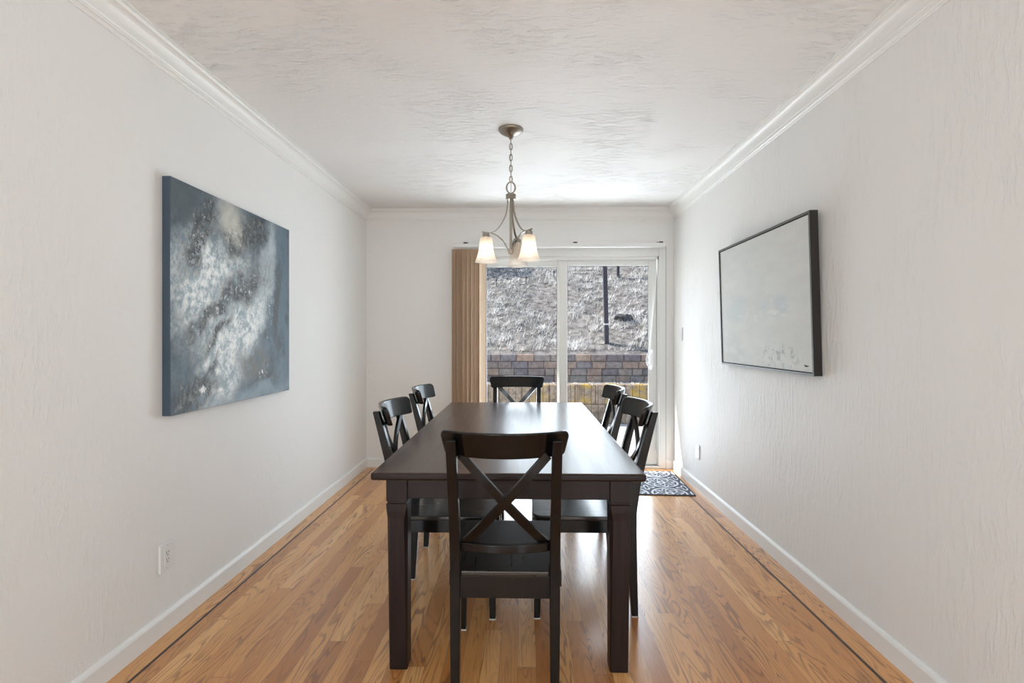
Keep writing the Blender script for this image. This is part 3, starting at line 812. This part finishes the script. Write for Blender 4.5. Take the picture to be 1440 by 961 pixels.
me = bpy.data.meshes.new('dry_grass'); me.from_pydata(vs, [], fs); me.materials.append(M['straw'])
o = bpy.data.objects.new('dry_grass', me); link(o); tag(o, 'pale dry cut grass covering the hillside beyond the retaining walls', 'grass', kind='stuff')
def post(x, y, w, h, lean, label, band=None):
    z = hz(x, y) - .08
    t = thing('fence_post', label, 'post', (x, y, z), 0, 'posts on the hillside')
    t.rotation_euler = (0, lean, 0)
    bm = B(); box(bm, -w / 2, w / 2, -w / 2, w / 2, 0, h); finish('shaft', bm, M['post'], t, bev=.004)
    if band: bm = B(); box(bm, -w / 2 - .003, w / 2 + .003, -w / 2 - .003, w / 2 + .003, band, band + .028); finish('band', bm, M['band'], t)
post(1.43, 8.90, .072, 2.6, math.radians(-1.3), 'tall dark post with a pale band, nearer of two on the hill', .40)
post(2.14, 11.72, .058, 1.8, 0, 'dark post high on the hill, farther of the two')
# rock
def hill_at(u, v):
    r = (u - 720) / 720; d = Vector((r * math.cos(YAW) - math.sin(YAW), r * math.sin(YAW) + math.cos(YAW), (475 - v) / 720))
    t = 6.0
    while t < 30:
        q = d * t
        if HC + q.z < hz(q.x, q.y) and q.y > HB: break
        t += .01
    return q.x, q.y
x, y = hill_at(876, 451)
bm = B(); bmesh.ops.create_icosphere(bm, subdivisions=3, radius=1)
for v in bm.verts:
    k = 1 + .35 * mn.noise(v.co * 1.6 + Vector((3, 1, 2))); v.co = Vector((v.co.x * .16 * k, v.co.y * .11 * k, v.co.z * .11 * k))
o = finish('rock', bm, M['rock'], None, loc=(x, y, hz(x, y) + .03)); tag(o, 'rough dark rock lying on the hill right of the tall post', 'rock')
labs = ['short dark garden stake on the hill, leftmost of three', 'short dark garden stake on the hill, middle of three', 'short dark garden stake on the hill, rightmost of three']
for (u, v), lab in zip(((698, 404), (740, 400), (779, 392)), labs):
    x, y = hill_at(u, v); z = hz(x, y)
    t = thing('garden_stake', lab, 'stake', (x, y, z - .03), 0, 'stakes on the hill')
    bm = B(); sweep(bm, [(0, 0, 0), (0, 0, .17)], circ(.009, 8)); finish('rod', bm, M['post'], t)
    bm = B(); lathe(bm, [(0, .166), (.022, .168), (.026, .180), (.018, .196), (0, .20)], n=12); finish('cap', bm, M['post'], t, smooth=True)
# shrubs up the slope, left of the door's view: their shade falls on the upper hill
def shrub(x, y, rad, h, label):
    z = hz(x, y)
    t = thing('shrub', label, 'shrub', (x, y, z - .05), 0, 'shrubs up the hill')
    bm = B(); sweep(bm, [(0, 0, 0), (.03, .02, h * .35), (0, .03, h * .6)], circ(.04, 8)); finish('trunk', bm, M['bark'], t)
    v2, f2 = [], []; rr = random.Random(int(x * 100))
    for k in range(1500):
        d = Vector((rr.gauss(0, 1), rr.gauss(0, 1), rr.gauss(0, 1))).normalized() * rad * rr.random() ** .4
        c = Vector((d.x, d.y, h * .62 + d.z * h / rad * .42)); a = Vector((rr.gauss(0, 1), rr.gauss(0, 1), rr.gauss(0, 1))).normalized(); b = a.orthogonal().normalized()
        s = rr.uniform(.04, .08); n0 = len(v2)
        v2 += [tuple(c - a * s), tuple(c + b * s * .45), tuple(c + a * s), tuple(c - b * s * .45)]; f2.append((n0, n0 + 1, n0 + 2, n0 + 3))
    me = bpy.data.meshes.new('foliage'); me.from_pydata(v2, [], f2); me.materials.append(M['leaf'])
    link(bpy.data.objects.new('foliage', me), t)
shrub(-2.9, 13.2, .8, 1.9, 'leafy green shrub on the hill left of the door, nearer one')
shrub(-1.9, 14.6, .8, 1.8, 'leafy green shrub on the hill left of the door, farther one')
# unseen roof overhang above the door, sized to limit the sun indoors
bm = B(); box(bm, XL - 1.5, XR + 1.5, YB + WT, YB + WT + .50, 2.45, 2.53); box(bm, XL - 1.5, XR + 1.5, YB + WT + .50, YB + WT + .53, 2.40, 2.58)
struct('roof_overhang', bm, M['eave'])

# ------------------------------------------------------------------ light
w = bpy.data.worlds.new('sky'); SC.world = w; w.use_nodes = True
nt = w.node_tree; nt.nodes.clear()
wo = nt.nodes.new('ShaderNodeOutputWorld'); bg = nt.nodes.new('ShaderNodeBackground'); sky = nt.nodes.new('ShaderNodeTexSky')
sky.sky_type = 'NISHITA'; sky.sun_disc = False; sky.sun_elevation = math.radians(40); sky.sun_rotation = math.radians(-70)
bg.inputs[1].default_value = .28
nt.links.new(sky.outputs[0], bg.inputs[0]); nt.links.new(bg.outputs[0], wo.inputs[0])
sd = bpy.data.lights.new('sun', 'SUN'); sd.energy = 9; sd.angle = math.radians(.6); sd.color = (1, .965, .92)
so = bpy.data.objects.new('sun', sd); link(so)
el = math.radians(40); so.rotation_euler = Vector((.94 * math.cos(el), -.34 * math.cos(el), -math.sin(el))).to_track_quat('-Z', 'Y').to_euler()
# fill lamps placed in the two added openings behind the camera
for nm, x, ry, e in (('window_daylight_left', XL - .03, -90, 126), ('window_daylight_right', XR + .03, 90, 112)):
    ld = bpy.data.lights.new(nm, 'AREA'); ld.shape = 'RECTANGLE'; ld.size = WZ1 - WZ0 - .1; ld.size_y = WY1 - WY0 - .1; ld.energy = e; ld.color = (.70, .875, 1.0)
    lo_ = bpy.data.objects.new(nm, ld); lo_.location = (x, (WY0 + WY1) / 2, (WZ0 + WZ1) / 2); lo_.rotation_euler = (0, math.radians(ry), 0); link(lo_)

# added fill lamps outside the glass door, standing in for yard light
ld = bpy.data.lights.new('door_daylight', 'AREA'); ld.shape = 'RECTANGLE'; ld.size = 2.1; ld.size_y = 2.0; ld.energy = 64; ld.color = (.80, .91, 1.0)
lo_ = bpy.data.objects.new('door_daylight', ld); lo_.location = (.48, 5.55, 1.08); lo_.rotation_euler = Vector((-.72, -.69, .06)).to_track_quat('-Z', 'Y').to_euler(); link(lo_)
ld = bpy.data.lights.new('patio_bounce', 'AREA'); ld.shape = 'RECTANGLE'; ld.size = 2.0; ld.size_y = 1.3; ld.energy = 58; ld.color = (.84, .93, 1.0)  # added upward fill lamp that brightens the ceiling, in place of patio light
lo_ = bpy.data.objects.new('patio_bounce', ld); lo_.location = (.40, 5.75, .12); lo_.rotation_euler = Vector((-.35, -.70, .62)).to_track_quat('-Z', 'Y').to_euler(); link(lo_)

# ------------------------------------------------------------------ camera and view
cd = bpy.data.cameras.new('camera'); cam = bpy.data.objects.new('camera', cd); link(cam)
cd.sensor_width = 36; cd.lens = 18; cd.shift_y = -5.5 / 1440; cd.clip_start = .05; cd.clip_end = 200
cam.location = (0, 0, HC); cam.rotation_euler = (PI / 2, 0, YAW)
SC.camera = cam
SC.view_settings.view_transform = 'Standard'; SC.view_settings.look = 'None'; SC.view_settings.gamma = 1; SC.view_settings.exposure = 0.17; SC.view_settings.use_curve_mapping = False
SC.cycles.use_denoising = True
SC.cycles.max_bounces = 10; SC.cycles.diffuse_bounces = 6; SC.cycles.transparent_max_bounces = 16
